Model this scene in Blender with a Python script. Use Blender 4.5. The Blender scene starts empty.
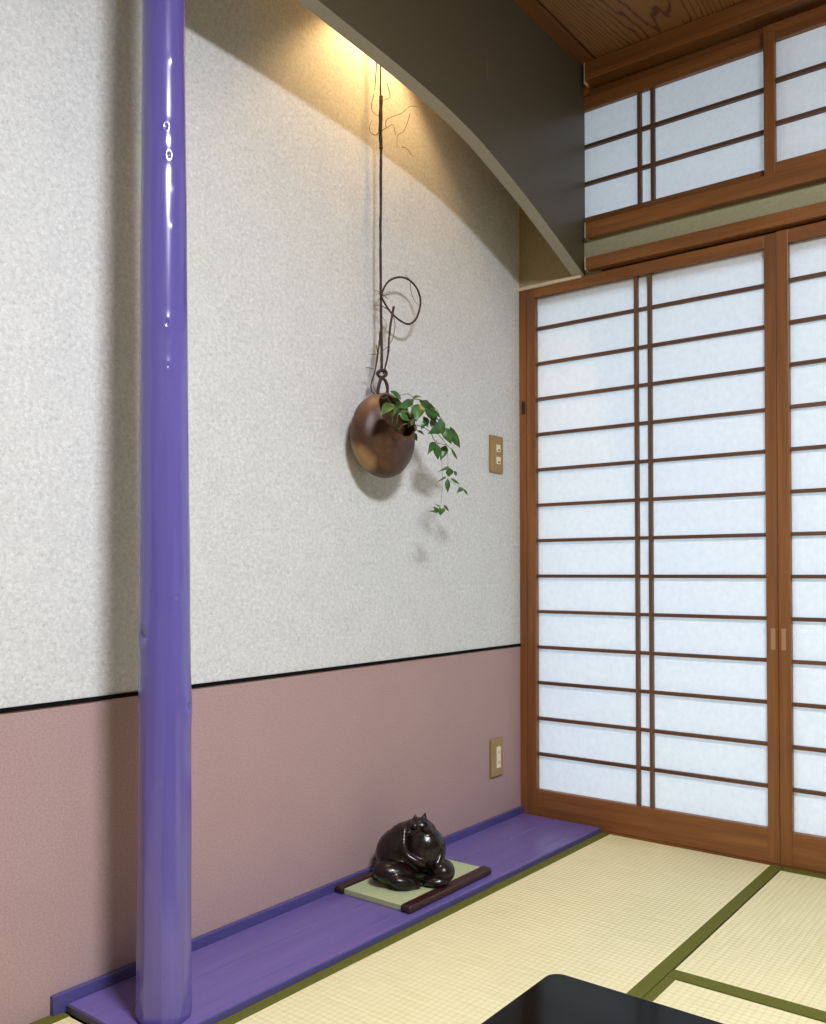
import bpy, bmesh, math, random
from mathutils import Vector, Matrix, noise
random.seed(7)
PI = math.pi
C = bpy.context.scene.collection
CAM_LOC = (-2.60223, -1.55001, 0.81975)
CAM_ROT = [[0.610554, -0.010944, -0.791899], [-0.791973, -0.010515, -0.610465], [-0.001646, 0.999885, -0.015088]]
FPX = 892.102
SHX = -0.000821
SHY = 0.04519
# ---------------- camera ----------------
cam_d = bpy.data.cameras.new('camera')
cam = bpy.data.objects.new('camera', cam_d); C.objects.link(cam)
m = Matrix(CAM_ROT).to_4x4(); m.translation = Vector(CAM_LOC)
cam.matrix_world = m
cam_d.sensor_fit = 'VERTICAL'; cam_d.sensor_height = 36; cam_d.sensor_width = 36
cam_d.lens = FPX / 1024 * 36
cam_d.shift_x = SHX; cam_d.shift_y = SHY
cam_d.clip_start = 0.02
bpy.context.scene.camera = cam
# ---------------- world: bright overcast daylight outside the paper doors ----------------
w = bpy.data.worlds.new('sky'); bpy.context.scene.world = w; w.use_nodes = True
bg = w.node_tree.nodes['Background']
bg.inputs[0].default_value = (0.66, 0.84, 1.0, 1); bg.inputs[1].default_value = 3.1
vs = bpy.context.scene.view_settings
vs.view_transform = 'Standard'; vs.look = 'None'; vs.gamma = 1; vs.use_curve_mapping = False
vs.exposure = 0.0
bpy.context.scene.cycles.max_bounces = 10
bpy.context.scene.cycles.diffuse_bounces = 6
bpy.context.scene.cycles.caustics_reflective = False
bpy.context.scene.cycles.caustics_refractive = False
LAMP_POWER = 190; LAMP_COL = (0.95, 0.955, 1.0)
SPOT_POWER = 23.0; SPOT_COL = (1.0, 0.62, 0.26)
LAMP_POS = (-2.05, -1.95, 2.375)
SPOT_POS = (-0.80, -0.125, 2.418)

# ---------------- materials ----------------
def mat(name, col, rough=0.6, spec=0.5, coat=0, metal=0):
    M = bpy.data.materials.new(name); M.use_nodes = True
    b = M.node_tree.nodes['Principled BSDF']
    b.inputs['Base Color'].default_value = (*col, 1)
    b.inputs['Roughness'].default_value = rough
    b.inputs['Specular IOR Level'].default_value = spec
    b.inputs['Metallic'].default_value = metal
    b.inputs['Coat Weight'].default_value = coat
    return M
def N(M, t, **kw):
    n = M.node_tree.nodes.new(t)
    for k, v in kw.items():
        if k in n.inputs.keys(): n.inputs[k].default_value = v
        else: setattr(n, k, v)
    return n
def Lk(M, a, b): M.node_tree.links.new(a, b)
def ramp(M, src, stops, interp='LINEAR'):
    r = N(M, 'ShaderNodeValToRGB'); r.color_ramp.interpolation = interp
    e = r.color_ramp.elements
    while len(e) < len(stops): e.new(0.5)
    for i, (p, c) in enumerate(stops):
        e[i].position = p; e[i].color = (*c, 1) if len(c) == 3 else c
    Lk(M, src, r.inputs[0]); return r.outputs[0]
def coords(M, scale=(1, 1, 1), kind='Object'):
    tc = N(M, 'ShaderNodeTexCoord'); mp = N(M, 'ShaderNodeMapping')
    mp.inputs['Scale'].default_value = scale
    if kind == 'World':
        g = N(M, 'ShaderNodeNewGeometry'); Lk(M, g.outputs['Position'], mp.inputs[0])
    else: Lk(M, tc.outputs[kind], mp.inputs[0])
    return mp.outputs[0]
def noise_t(M, vec, scale, detail=4, rough=0.5, dist=0):
    n = N(M, 'ShaderNodeTexNoise'); Lk(M, vec, n.inputs['Vector'])
    n.inputs['Scale'].default_value = scale; n.inputs['Detail'].default_value = detail
    n.inputs['Roughness'].default_value = rough; n.inputs['Distortion'].default_value = dist
    return n.outputs[0]
def bump(M, h, strength=0.3, dist=0.002):
    b = N(M, 'ShaderNodeBump'); b.inputs['Strength'].default_value = strength; b.inputs['Distance'].default_value = dist
    Lk(M, h, b.inputs['Height']); Lk(M, b.outputs[0], M.node_tree.nodes['Principled BSDF'].inputs['Normal'])
def base(M, c): Lk(M, c, M.node_tree.nodes['Principled BSDF'].inputs['Base Color'])
def mixc(M, f, a, b, mode='MIX'):
    n = N(M, 'ShaderNodeMix', data_type='RGBA', blend_type=mode)
    for s, v in ((0, f), (6, a), (7, b)):
        if isinstance(v, (int, float)): n.inputs[s].default_value = v
        elif isinstance(v, tuple): n.inputs[s].default_value = (*v, 1)
        else: Lk(M, v, n.inputs[s])
    return n.outputs[2]

def wood(name, dark, light, axis, rough=0.5, sc=1.0):
    """straight grained wood, grain running along axis 0/1/2"""
    M = mat(name, light, rough)
    s = [38 * sc, 38 * sc, 38 * sc]; s[axis] = 1.6 * sc
    v = coords(M, tuple(s), 'World')
    n1 = noise_t(M, v, 1.0, 5, 0.6, 0.4)
    c = ramp(M, n1, [(0.3, dark), (0.7, light)])
    s2 = [260, 260, 260]; s2[axis] = 6
    n2 = noise_t(M, coords(M, tuple(s2), 'World'), 1.0, 2)
    c = mixc(M, 0.22, c, ramp(M, n2, [(0.35, (0.35, 0.35, 0.35)), (0.6, (1, 1, 1))]), 'MULTIPLY')
    base(M, c); bump(M, n2, 0.12, 0.0006)
    return M
MW = {}
for i, a in enumerate('xyz'):
    MW[a] = wood('cedar_' + a, (0.145, 0.052, 0.013), (0.265, 0.104, 0.027), i, 0.42)
MWc = wood('dark_muntin_wood_y', (0.075, 0.030, 0.012), (0.14, 0.058, 0.024), 1, 0.5)
MWz = wood('dark_muntin_wood_z', (0.09, 0.042, 0.018), (0.17, 0.080, 0.034), 2, 0.5)
M_pull = mat('pale_inlay', (0.36, 0.19, 0.095), 0.5)

def paper_mat():
    M = bpy.data.materials.new('shoji_paper'); M.use_nodes = True
    nt = M.node_tree; nt.nodes.clear()
    out = N(M, 'ShaderNodeOutputMaterial'); mx = N(M, 'ShaderNodeMixShader'); mx.inputs[0].default_value = 0.60
    tr = N(M, 'ShaderNodeBsdfTranslucent'); df = N(M, 'ShaderNodeBsdfDiffuse')
    v = coords(M, (1, 1, 1), 'World')
    n = noise_t(M, v, 60, 4, 0.6)
    c = ramp(M, n, [(0.3, (0.86, 0.88, 0.90)), (0.7, (0.93, 0.94, 0.95))])
    Lk(M, c, tr.inputs[0]); Lk(M, c, df.inputs[0])
    Lk(M, df.outputs[0], mx.inputs[1]); Lk(M, tr.outputs[0], mx.inputs[2]); Lk(M, mx.outputs[0], out.inputs[0])
    return M
M_paper = paper_mat()

def plaster_upper():
    M = mat('pale_mottled_wallpaper', (0.62, 0.61, 0.57), 0.85, 0.2)
    v = coords(M, (1, 1, 1), 'World')
    n1 = noise_t(M, v, 105, 8, 0.78, 0.5)
    n2 = noise_t(M, v, 14, 4, 0.6, 0.3)
    c = ramp(M, n1, [(0.32, (0.475, 0.48, 0.475)), (0.5, (0.595, 0.61, 0.61)), (0.66, (0.71, 0.73, 0.735))])
    c = mixc(M, 0.5, c, ramp(M, n2, [(0.35, (0.89, 0.90, 0.91)), (0.65, (1, 1, 0.98))]), 'MULTIPLY')
    vo = N(M, 'ShaderNodeTexVoronoi'); Lk(M, v, vo.inputs['Vector']); vo.inputs['Scale'].default_value = 90
    c = mixc(M, ramp(M, vo.outputs['Distance'], [(0.10, (0.55, 0.55, 0.55)), (0.22, (0, 0, 0))]), c, (0.78, 0.79, 0.78))
    vo2 = N(M, 'ShaderNodeTexVoronoi'); Lk(M, v, vo2.inputs['Vector']); vo2.inputs['Scale'].default_value = 61
    c = mixc(M, ramp(M, vo2.outputs['Distance'], [(0.08, (0.45, 0.45, 0.45)), (0.18, (0, 0, 0))]), c, (0.36, 0.35, 0.33))
    base(M, c); bump(M, n1, 0.35, 0.0015)
    return M
M_wall = plaster_upper()
def pink_wall():
    M = mat('dusty_pink_wallpaper', (0.42, 0.27, 0.26), 0.85, 0.2)
    v = coords(M, (1, 1, 1), 'World')
    n1 = noise_t(M, v, 260, 3, 0.7)
    n2 = noise_t(M, v, 6, 3, 0.6)
    c = ramp(M, n1, [(0.3, (0.325, 0.22, 0.215)), (0.7, (0.455, 0.318, 0.308))])
    c = mixc(M, 0.35, c, ramp(M, n2, [(0.3, (0.90, 0.88, 0.90)), (0.7, (1, 1, 1))]), 'MULTIPLY')
    base(M, c); bump(M, n1, 0.4, 0.001)
    return M
M_pink = pink_wall()
def beige(name, a, b):
    M = mat(name, a, 0.85, 0.2)
    n1 = noise_t(M, coords(M, (1, 1, 1), 'World'), 120, 4, 0.6)
    base(M, ramp(M, n1, [(0.3, a), (0.7, b)])); bump(M, n1, 0.2, 0.001)
    return M
M_alc = beige('alcove_side_wallpaper', (0.33, 0.255, 0.15), (0.38, 0.30, 0.18))
M_strip = beige('sage_plaster', (0.30, 0.29, 0.175), (0.35, 0.34, 0.21))
M_room = beige('beige_plaster', (0.13, 0.11, 0.085), (0.16, 0.135, 0.105))
M_black = mat('black_bead', (0.004, 0.0035, 0.0035), 0.9, 0.1)
M_bead = mat('pale_caulk', (0.62, 0.52, 0.36), 0.6)

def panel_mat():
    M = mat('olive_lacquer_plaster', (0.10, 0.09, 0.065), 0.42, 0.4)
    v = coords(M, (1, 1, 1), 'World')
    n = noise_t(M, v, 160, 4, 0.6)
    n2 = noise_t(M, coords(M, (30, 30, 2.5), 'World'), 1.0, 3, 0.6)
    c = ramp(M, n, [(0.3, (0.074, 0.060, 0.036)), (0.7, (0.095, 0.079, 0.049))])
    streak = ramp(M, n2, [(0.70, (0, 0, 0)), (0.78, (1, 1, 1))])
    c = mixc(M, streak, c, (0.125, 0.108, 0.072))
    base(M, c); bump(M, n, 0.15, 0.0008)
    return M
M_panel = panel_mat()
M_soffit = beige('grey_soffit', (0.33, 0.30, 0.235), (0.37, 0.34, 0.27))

def purple(name, a, b, rough, ax=None):
    M = mat(name, a, rough, 0.5)
    s = (3, 3, 3) if ax is None else tuple(2 if i == ax else 30 for i in range(3))
    n = noise_t(M, coords(M, s, 'World'), 1.5, 4, 0.6)
    c = ramp(M, n, [(0.3, a), (0.7, b)])
    n3 = noise_t(M, coords(M, (60, 60, 22), 'World'), 1.6, 4, 0.7)
    c = mixc(M, ramp(M, n3, [(0.70, (0, 0, 0)), (0.76, (1, 1, 1))]), c, tuple(x * 0.45 for x in a))
    base(M, c); bump(M, n, 0.15, 0.002)
    return M
M_pole = purple('glossy_purple_paint', (0.092, 0.075, 0.275), (0.115, 0.093, 0.325), 0.2, 2)
M_pole.node_tree.nodes['Principled BSDF'].inputs['Coat Weight'].default_value = 0.3
M_pole.node_tree.nodes['Principled BSDF'].inputs['Coat Roughness'].default_value = 0.14
M_board = purple('purple_painted_board', (0.112, 0.085, 0.270), (0.142, 0.108, 0.325), 0.32, 0)
M_board_d = purple('purple_painted_edge', (0.060, 0.052, 0.18), (0.078, 0.068, 0.22), 0.4, 0)

def tatami(name, along):
    M = mat(name, (0.6, 0.55, 0.3), 0.62, 0.3)
    v = coords(M, (1, 1, 1), 'World')
    def wv(direction, scale, dist=0.5):
        n = N(M, 'ShaderNodeTexWave', wave_type='BANDS', bands_direction=direction)
        Lk(M, v, n.inputs[0]); n.inputs['Scale'].default_value = scale
        n.inputs['Distortion'].default_value = dist; n.inputs['Detail'].default_value = 1; n.inputs['Detail Scale'].default_value = 3
        return n.outputs['Fac']
    # warp ridges every ~14 mm run across the mat, rushes run the other way
    a, b = ('X', 'Y') if along == 'x' else ('Y', 'X')
    big = wv(a, 0.314 / 0.0145, 0.35); fine = wv(b, 0.314 / 0.0145, 0.6)
    s = (260, 9, 1) if along == 'x' else (9, 260, 1)
    s2 = (9, 240, 1) if along == 'x' else (240, 9, 1)
    rush = noise_t(M, coords(M, s, 'World'), 1.0, 2)
    blot = noise_t(M, v, 3.2, 3)
    c = ramp(M, rush, [(0.3, (0.67, 0.61, 0.35)), (0.7, (0.77, 0.71, 0.45))])
    c = mixc(M, 0.20, c, ramp(M, big, [(0.0, (0.55, 0.52, 0.38)), (0.35, (1, 1, 1))]), 'MULTIPLY')
    c = mixc(M, 0.16, c, ramp(M, fine, [(0.0, (0.5, 0.48, 0.36)), (0.5, (1, 1, 1))]), 'MULTIPLY')
    c = mixc(M, 0.5, c, ramp(M, blot, [(0.3, (0.90, 0.90, 0.84)), (0.7, (1, 1, 1))]), 'MULTIPLY')
    base(M, c)
    ad = N(M, 'ShaderNodeMath', operation='ADD'); Lk(M, big, ad.inputs[0]); Lk(M, fine, ad.inputs[1])
    bump(M, ad.outputs[0], 0.35, 0.0010)
    return M
M_tatX = tatami('rush_weave_x', 'x'); M_tatY = tatami('rush_weave_y', 'y')
M_heri = mat('olive_border_cloth', (0.105, 0.105, 0.018), 0.8, 0.2)
n_ = noise_t(M_heri, coords(M_heri, (1, 1, 1), 'World'), 500, 2)
base(M_heri, ramp(M_heri, n_, [(0.3, (0.085, 0.086, 0.012)), (0.7, (0.125, 0.125, 0.022))]))

def ceil_mat():
    M = mat('cathedral_grain_cedar', (0.2, 0.1, 0.04), 0.55)
    g = N(M, 'ShaderNodeNewGeometry'); sp = N(M, 'ShaderNodeSeparateXYZ'); Lk(M, g.outputs['Position'], sp.inputs[0])
    # distance from the centre line of each 0.48 m board
    def math_(op, a, b=None):
        n = N(M, 'ShaderNodeMath', operation=op)
        for i, v in enumerate((a, b)):
            if v is None: continue
            if isinstance(v, (int, float)): n.inputs[i].default_value = v
            else: Lk(M, v, n.inputs[i])
        return n.outputs[0]
    t = math_('ADD', sp.outputs[1], 0.296 + 48)
    f = math_('SUBTRACT', math_('MODULO', t, 0.48), 0.24)
    f2 = math_('MULTIPLY', math_('MULTIPLY', f, f), 26.0)
    wob = noise_t(M, coords(M, (2.2, 14, 1), 'World'), 1.0, 4, 0.6)
    rr = math_('ADD', math_('ADD', math_('MULTIPLY', sp.outputs[0], 0.55), f2), math_('MULTIPLY', wob, 0.35))
    sn = math_('SINE', math_('MULTIPLY', rr, 62.0))
    c = ramp(M, sn, [(0.0, (0.30, 0.135, 0.045)), (0.75, (0.27, 0.115, 0.038)), (0.97, (0.105, 0.038, 0.012))])
    fine = noise_t(M, coords(M, (5, 240, 1), 'World'), 1.0, 2)
    c = mixc(M, 0.4, c, ramp(M, fine, [(0.3, (0.7, 0.66, 0.6)), (0.7, (1, 1, 1))]), 'MULTIPLY')
    base(M, c)
    return M
M_ceil = ceil_mat()

M_lacq = mat('black_lacquer', (0.002, 0.002, 0.002), 0.10, 0.10, 0.0)
M_lacq.node_tree.nodes['Principled BSDF'].inputs['Coat Roughness'].default_value = 0.04
M_mapron = mat('dark_brown_lacquer_wood', (0.030, 0.009, 0.008), 0.38)
M_matrush = mat('pale_green_rush', (0.42, 0.47, 0.27), 0.7)
_v = coords(M_matrush, (1, 1, 1), 'World')
_w = N(M_matrush, 'ShaderNodeTexWave', wave_type='BANDS', bands_direction='X'); Lk(M_matrush, _v, _w.inputs[0]); _w.inputs['Scale'].default_value = 0.314 / 0.009
base(M_matrush, ramp(M_matrush, _w.outputs['Fac'], [(0.0, (0.31, 0.36, 0.19)), (0.4, (0.42, 0.48, 0.275))]))

def vase_mat():
    M = mat('brown_ash_glaze', (0.12, 0.05, 0.02), 0.46, 0.4)
    v = coords(M, (1, 1, 1), 'Object')
    sp = N(M, 'ShaderNodeSeparateXYZ'); Lk(M, v, sp.inputs[0])
    n = noise_t(M, v, 16, 4, 0.6, 0.6)
    nf = noise_t(M, v, 90, 4, 0.6)
    c = ramp(M, n, [(0.28, (0.030, 0.012, 0.006)), (0.5, (0.070, 0.028, 0.011)), (0.72, (0.125, 0.052, 0.020))])
    # paler, greyer brown towards the top
    top = N(M, 'ShaderNodeMapRange'); top.inputs['From Min'].default_value = 0.03; top.inputs['From Max'].default_value = 0.095
    Lk(M, sp.outputs[2], top.inputs[0])
    c = mixc(M, top.outputs[0], c, (0.150, 0.085, 0.055))
    # golden ash streak that wraps the lower left shoulder
    dt = N(M, 'ShaderNodeVectorMath', operation='DISTANCE'); Lk(M, v, dt.inputs[0]); dt.inputs[1].default_value = (-0.078, 0.018, -0.068)
    ad = N(M, 'ShaderNodeMath', operation='MULTIPLY_ADD'); Lk(M, n, ad.inputs[0]); ad.inputs[1].default_value = 0.05; Lk(M, dt.outputs[1] if len(dt.outputs) > 1 else dt.outputs[0], ad.inputs[2])
    mk = ramp(M, ad.outputs[0], [(0.052, (1, 1, 1)), (0.078, (0, 0, 0))])
    c = mixc(M, mk, c, (0.34, 0.20, 0.075))
    base(M, c); bump(M, nf, 0.2, 0.0012)
    return M
M_vase = vase_mat()
M_vine = mat('dry_vine_bark', (0.045, 0.025, 0.016), 0.75)
_n = noise_t(M_vine, coords(M_vine, (200, 200, 60), 'World'), 1, 4)
base(M_vine, ramp(M_vine, _n, [(0.3, (0.014, 0.008, 0.006)), (0.7, (0.050, 0.027, 0.017))]))
M_tendril = mat('thin_brown_tendril', (0.13, 0.070, 0.035), 0.8)
M_leaf = mat('green_leaf', (0.06, 0.19, 0.035), 0.4, 0.5)
_n = noise_t(M_leaf, coords(M_leaf, (1, 1, 1), 'World'), 30, 3)
base(M_leaf, ramp(M_leaf, _n, [(0.3, (0.016, 0.058, 0.011)), (0.7, (0.055, 0.145, 0.026))]))
M_leaf.node_tree.nodes['Principled BSDF'].inputs['Subsurface Weight'].default_value = 0.0
M_stem = mat('green_brown_stem', (0.10, 0.12, 0.045), 0.6)
M_fig = mat('dark_brown_glaze', (0.016, 0.008, 0.006), 0.27, 0.45)
_n = noise_t(M_fig, coords(M_fig, (1, 1, 1), 'Object'), 30, 4, 0.6, 0.5)
base(M_fig, ramp(M_fig, _n, [(0.35, (0.004, 0.003, 0.003)), (0.7, (0.014, 0.005, 0.0035))]))
bump(M_fig, _n, 0.3, 0.002)
M_brass = mat('bronze_plate', (0.36, 0.23, 0.085), 0.4, 0.5, 0, 0.45)
M_cream = mat('cream_plastic', (0.72, 0.68, 0.50), 0.4)
M_slot = mat('socket_slot', (0.03, 0.03, 0.03), 0.6)
M_ground = mat('outside_gravel', (0.30, 0.30, 0.29), 0.9)
M_eave = mat('eave_boards', (0.25, 0.18, 0.12), 0.8)
M_lampbody = mat('lamp_body', (0.55, 0.52, 0.46), 0.5)
def emis(name, col, s):
    M = bpy.data.materials.new(name); M.use_nodes = True
    b = M.node_tree.nodes['Principled BSDF']
    b.inputs['Base Color'].default_value = (0.8, 0.8, 0.8, 1)
    b.inputs['Emission Color'].default_value = (*col, 1); b.inputs['Emission Strength'].default_value = s
    return M

# ---------------- mesh helpers ----------------
def obj(name, bm, M, parent=None, smooth=False, loc=None):
    me = bpy.data.meshes.new(name)
    bmesh.ops.recalc_face_normals(bm, faces=bm.faces[:])
    bm.to_mesh(me); bm.free()
    for m_ in (M if isinstance(M, (list, tuple)) else [M]): me.materials.append(m_)
    if smooth:
        for p in me.polygons: p.use_smooth = True
    o = bpy.data.objects.new(name, me); C.objects.link(o)
    if parent: o.parent = parent
    if loc: o.location = loc
    return o
def bx(x0, x1, y0, y1, z0, z1, bev=0.0, seg=2, bm=None):
    b = bmesh.new()
    r = bmesh.ops.create_cube(b, size=1)
    for v in r['verts']:
        v.co = Vector(((x0 + x1) / 2 + v.co.x * (x1 - x0), (y0 + y1) / 2 + v.co.y * (y1 - y0), (z0 + z1) / 2 + v.co.z * (z1 - z0)))
    if bev: bmesh.ops.bevel(b, geom=b.edges[:], offset=bev, segments=seg, affect='EDGES', profile=0.5)
    if bm is None: return b
    me = bpy.data.meshes.new('tmp'); b.to_mesh(me); b.free(); bm.from_mesh(me); bpy.data.meshes.remove(me)
    return bm
def tag(o, label=None, cat=None, group=None, kind=None):
    if label: o['label'] = label
    if cat: o['category'] = cat
    if group: o['group'] = group
    if kind: o['kind'] = kind
    return o
def empty(name, loc=(0, 0, 0)):
    o = bpy.data.objects.new(name, None); C.objects.link(o); o.location = loc
    o.empty_display_size = 0.05
    bpy.context.view_layer.update()
    return o
def local(o, root):   # keep a mesh built in world coordinates in place under a moved root
    o.parent = root; o.matrix_parent_inverse = Matrix.Translation(-Vector(root.location)); return o
def struct(name, bm, M, label=None, cat=None):
    return tag(obj(name, bm, M), label, cat, kind='structure')
def smooth_path(pts, n=6):
    P = [Vector(p) for p in pts]
    if len(P) < 3: return P
    Q = [P[0] * 2 - P[1]] + P + [P[-1] * 2 - P[-2]]
    out = []
    for i in range(1, len(Q) - 2):
        for k in range(n):
            t = k / n; a, b, c, d = Q[i - 1], Q[i], Q[i + 1], Q[i + 2]
            out.append(0.5 * (2 * b + (c - a) * t + (2 * a - 5 * b + 4 * c - d) * t * t + (3 * b - a - 3 * c + d) * t ** 3))
    out.append(P[-1]); return out
def tube(pts, r, bm=None, n=6, sides=7, wob=0.0, taper=1.0):
    bm = bm or bmesh.new()
    P = smooth_path(pts, n)
    if len(P) == 2 and wob: P = [P[0].lerp(P[1], i / 12) for i in range(13)]
    rings = []; up = Vector((0.31, 0.9, 0.22)).normalized()
    for i, p in enumerate(P):
        t = (P[min(i + 1, len(P) - 1)] - P[max(i - 1, 0)]).normalized()
        a = t.cross(up)
        if a.length < 1e-3: a = t.cross(Vector((1, 0, 0)))
        a.normalize(); b = t.cross(a)
        rr = r * (1 + (taper - 1) * i / (len(P) - 1)) * (1 + wob * (noise.noise(p * 90) * 1.2))
        off = Vector((noise.noise(p * 25), 0.4 * noise.noise(p * 25 + Vector((5, 5, 5))), 0)) * wob * r * 1.4
        rings.append([bm.verts.new(p + off + rr * (a * math.cos(2 * PI * k / sides) + b * math.sin(2 * PI * k / sides))) for k in range(sides)])
    for i in range(len(rings) - 1):
        for k in range(sides):
            bm.faces.new((rings[i][k], rings[i][(k + 1) % sides], rings[i + 1][(k + 1) % sides], rings[i + 1][k]))
    bm.faces.new(rings[0]); bm.faces.new(rings[-1][::-1])
    return bm

H = 2.443           # ceiling height
XW = -3.7; YW = -3.6
# ================= room shell =================
bm = bx(XW, 0.06, 0.0, 0.10, 0.571, H)
struct('wall_left', bm, M_wall, 'pale grey mottled wallpaper wall behind the purple pillar')
struct('wall_left_dado', bx(XW, 0.06, 0.0, 0.10, -0.05, 0.571), M_pink, 'dusty pink lower part of the alcove wall')
struct('trim_1', bx(XW, 0.0, -0.003, 0.001, 0.570, 0.5785), M_black, 'thin black bead between grey and pink wallpaper')
struct('wall_back', bx(XW - 0.1, XW, YW, 0.1, -0.05, H), M_room)
struct('wall_front', bx(XW, 0.06, YW - 0.1, YW, -0.05, H), M_room)
# floor slab and ceiling
struct('floor', bx(XW, 0.35, YW, 0.1, -0.14, -0.055), M_eave, 'sub-floor under the tatami mats')
ceiling = empty('ceiling', (0, 0, H)); tag(ceiling, 'dark cedar board ceiling', kind='structure')
local(obj('ceiling_slab', bx(XW, 0.3, YW, 0.1, H + 0.016, H + 0.06), M_ceil), ceiling)
local(obj('edge_board', bx(XW, 0.0, -0.293, 0.0, H, H + 0.016), MW['x']), ceiling)
yy = -0.299
while yy > YW:
    y2 = max(yy - 0.474, YW)
    local(obj('ceiling_board', bx(XW, 0.0, y2, yy, H + 0.002, H + 0.016), M_ceil), ceiling)
    yy -= 0.48
# ceiling moulding along the shoji wall
struct('trim_2', bx(-0.034, 0.06, YW, -0.2605, 2.385, H, 0.002), MW['y'], 'cedar moulding between ceiling and transom screens')
# alcove side wall above the door head
struct('wall_right', bx(-0.010, 0.06, -0.21, 0.0, 1.776, H), M_alc, 'small tan wallpaper wall inside the alcove above the door')
struct('trim_3', bx(-0.014, 0.05, -0.232, 0.0, 1.765, 1.776, 0.001), M_bead)
struct('trim_4', bx(-0.0055, 0.0, -0.0035, 0.0, 0.03, 1.765), M_bead)
struct('trim_4', bx(-0.014, -0.009, -0.0035, 0.0, 1.776, H), M_bead)
# jamb post in the corner
jamb = struct('trim_5', bx(-0.008, 0.05, -0.0265, 0.0, 0.0, 1.766, 0.0015), MW['z'], 'cedar jamb post in the room corner')
obj('latch', bx(-0.014, -0.006, -0.0235, -0.0125, 1.35, 1.39, 0.001), mat('dark_latch', (0.02, 0.008, 0.006), 0.5), jamb)
# head beam, plaster strip, transom sill, rails on x = 0
struct('trim_6', bx(-0.033, 0.06, YW, -0.2605, 1.779, 1.817, 0.0015), MW['y'], 'cedar head beam above the paper doors')
struct('trim_11', bx(0.030, 0.06, YW, -0.02, 1.71, 1.779), MW['y'])
struct('wall_right_strip', bx(-0.006, 0.06, YW, -0.235, 1.812, 1.892), M_strip, 'narrow sage green plaster strip between door head and transom')
struct('trim_7', bx(-0.033, 0.06, YW, -0.2605, 1.881, 1.928, 0.0015), MW['y'], 'cedar sill under the transom screens')
struct('trim_8', bx(0.03, 0.06, YW, -0.02, 2.335, H), MW['y'])
struct('trim_10', bx(0.0, 0.06, -0.30, -0.20, 1.768, 1.86), M_strip)
for z0, z1 in ((2.375, H), (1.779, 1.819), (1.881, 1.929)): struct('trim_10', bx(-0.034, 0.0, -0.2605, -0.2580, z0, z1), M_bead)
struct('trim_10', bx(-0.006, 0.06, -0.2605, -0.2, 2.352, H), MW['y'])
struct('threshold', bx(-0.012, 0.06, YW, 0.0, -0.05, 0.0035), MW['y'])
# beyond the two doors: end post and a plastered wall
struct('trim_9', bx(-0.035, 0.07, -1.715, -1.645, 0.0, H), MW['z'], 'cedar post past the second paper door')
struct('wall_right_end', bx(-0.006, 0.06, YW, -1.70, -0.05, H), M_room)
# outside: veranda boards and ground, plus an unseen eave extended to dim the transom
struct('ground', bx(0.06, 9, -9, 6, -0.5, -0.40), M_ground)
struct('veranda', bx(0.06, 1.0, YW, 0.4, -0.12, -0.06), M_eave)
struct('sky_blocking_eave', bx(0.06, 2.2, YW - 1, 1.2, 2.45, 2.51), M_eave)

# ================= shoji doors =================
Z13 = 0.2147
SP = 0.118
def frame_piece(name, b, M, root, lab=None):
    o = local(obj(name, b, M), root)
    if lab: o['label'] = lab
    return o
def shoji(name, label, y1, y0, xf, pair, pull_y):
    """y1 = left (towards the corner), y0 = right edge; xf = front face"""
    r = empty(name, (xf, (y0 + y1) / 2, 0.004)); tag(r, label, kind='structure')
    xb = xf + 0.028; st = 0.0325
    frame_piece('stile', bx(xf, xb, y1 - st, y1, 0.004, 1.772, 0.0012), MW['z'], r)
    frame_piece('stile', bx(xf, xb, y0, y0 + st, 0.004, 1.772, 0.0012), MW['z'], r)
    ya, yb = y1 - st, y0 + st
    frame_piece('bottom_rail', bx(xf + 0.001, xb, yb, ya, 0.004, 0.0985, 0.001), MW['y'], r)
    frame_piece('top_rail', bx(xf + 0.001, xb, yb, ya, 1.7355, 1.772, 0.001), MW['y'], r)
    mx = xf + 0.006; xp = xf + 0.019
    zs = [Z13 + i * SP for i in range(13)]
    for z in zs: frame_piece('muntin', bx(mx + 0.0015, xp, yb, ya, z - 0.0052, z + 0.0052), MWc, r)
    for y in pair: frame_piece('upright_muntin', bx(mx, xp, y - 0.0056, y + 0.0056, 0.0985, 1.7355), MWz, r)
    zb = [0.0985] + zs + [1.7355]
    ys = [ya] + [q for q in sorted(pair, reverse=True)] + [yb]
    for i in range(len(zb) - 1):
        for j in range(len(ys) - 1):
            frame_piece('pane', bx(xp, xp + 0.0006, ys[j + 1], ys[j], zb[i], zb[i + 1]), M_paper, r)
    b = bx(xf - 0.0006, xf + 0.004, pull_y - 0.0060, pull_y + 0.0060, 0.600, 0.660, 0.0005)
    o = frame_piece('finger_pull', b, M_pull, r, 'pale wood inlaid finger pull')
    return r
shoji('door_1', 'paper sliding door in the corner beside the alcove', -0.0275, -0.8335, -0.006, (-0.4135, -0.4575), -0.8190)
shoji('door_2', 'second paper sliding door at the right edge', -0.8355, -1.642, -0.012, (-1.2095, -1.2535), -0.8490)

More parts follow.
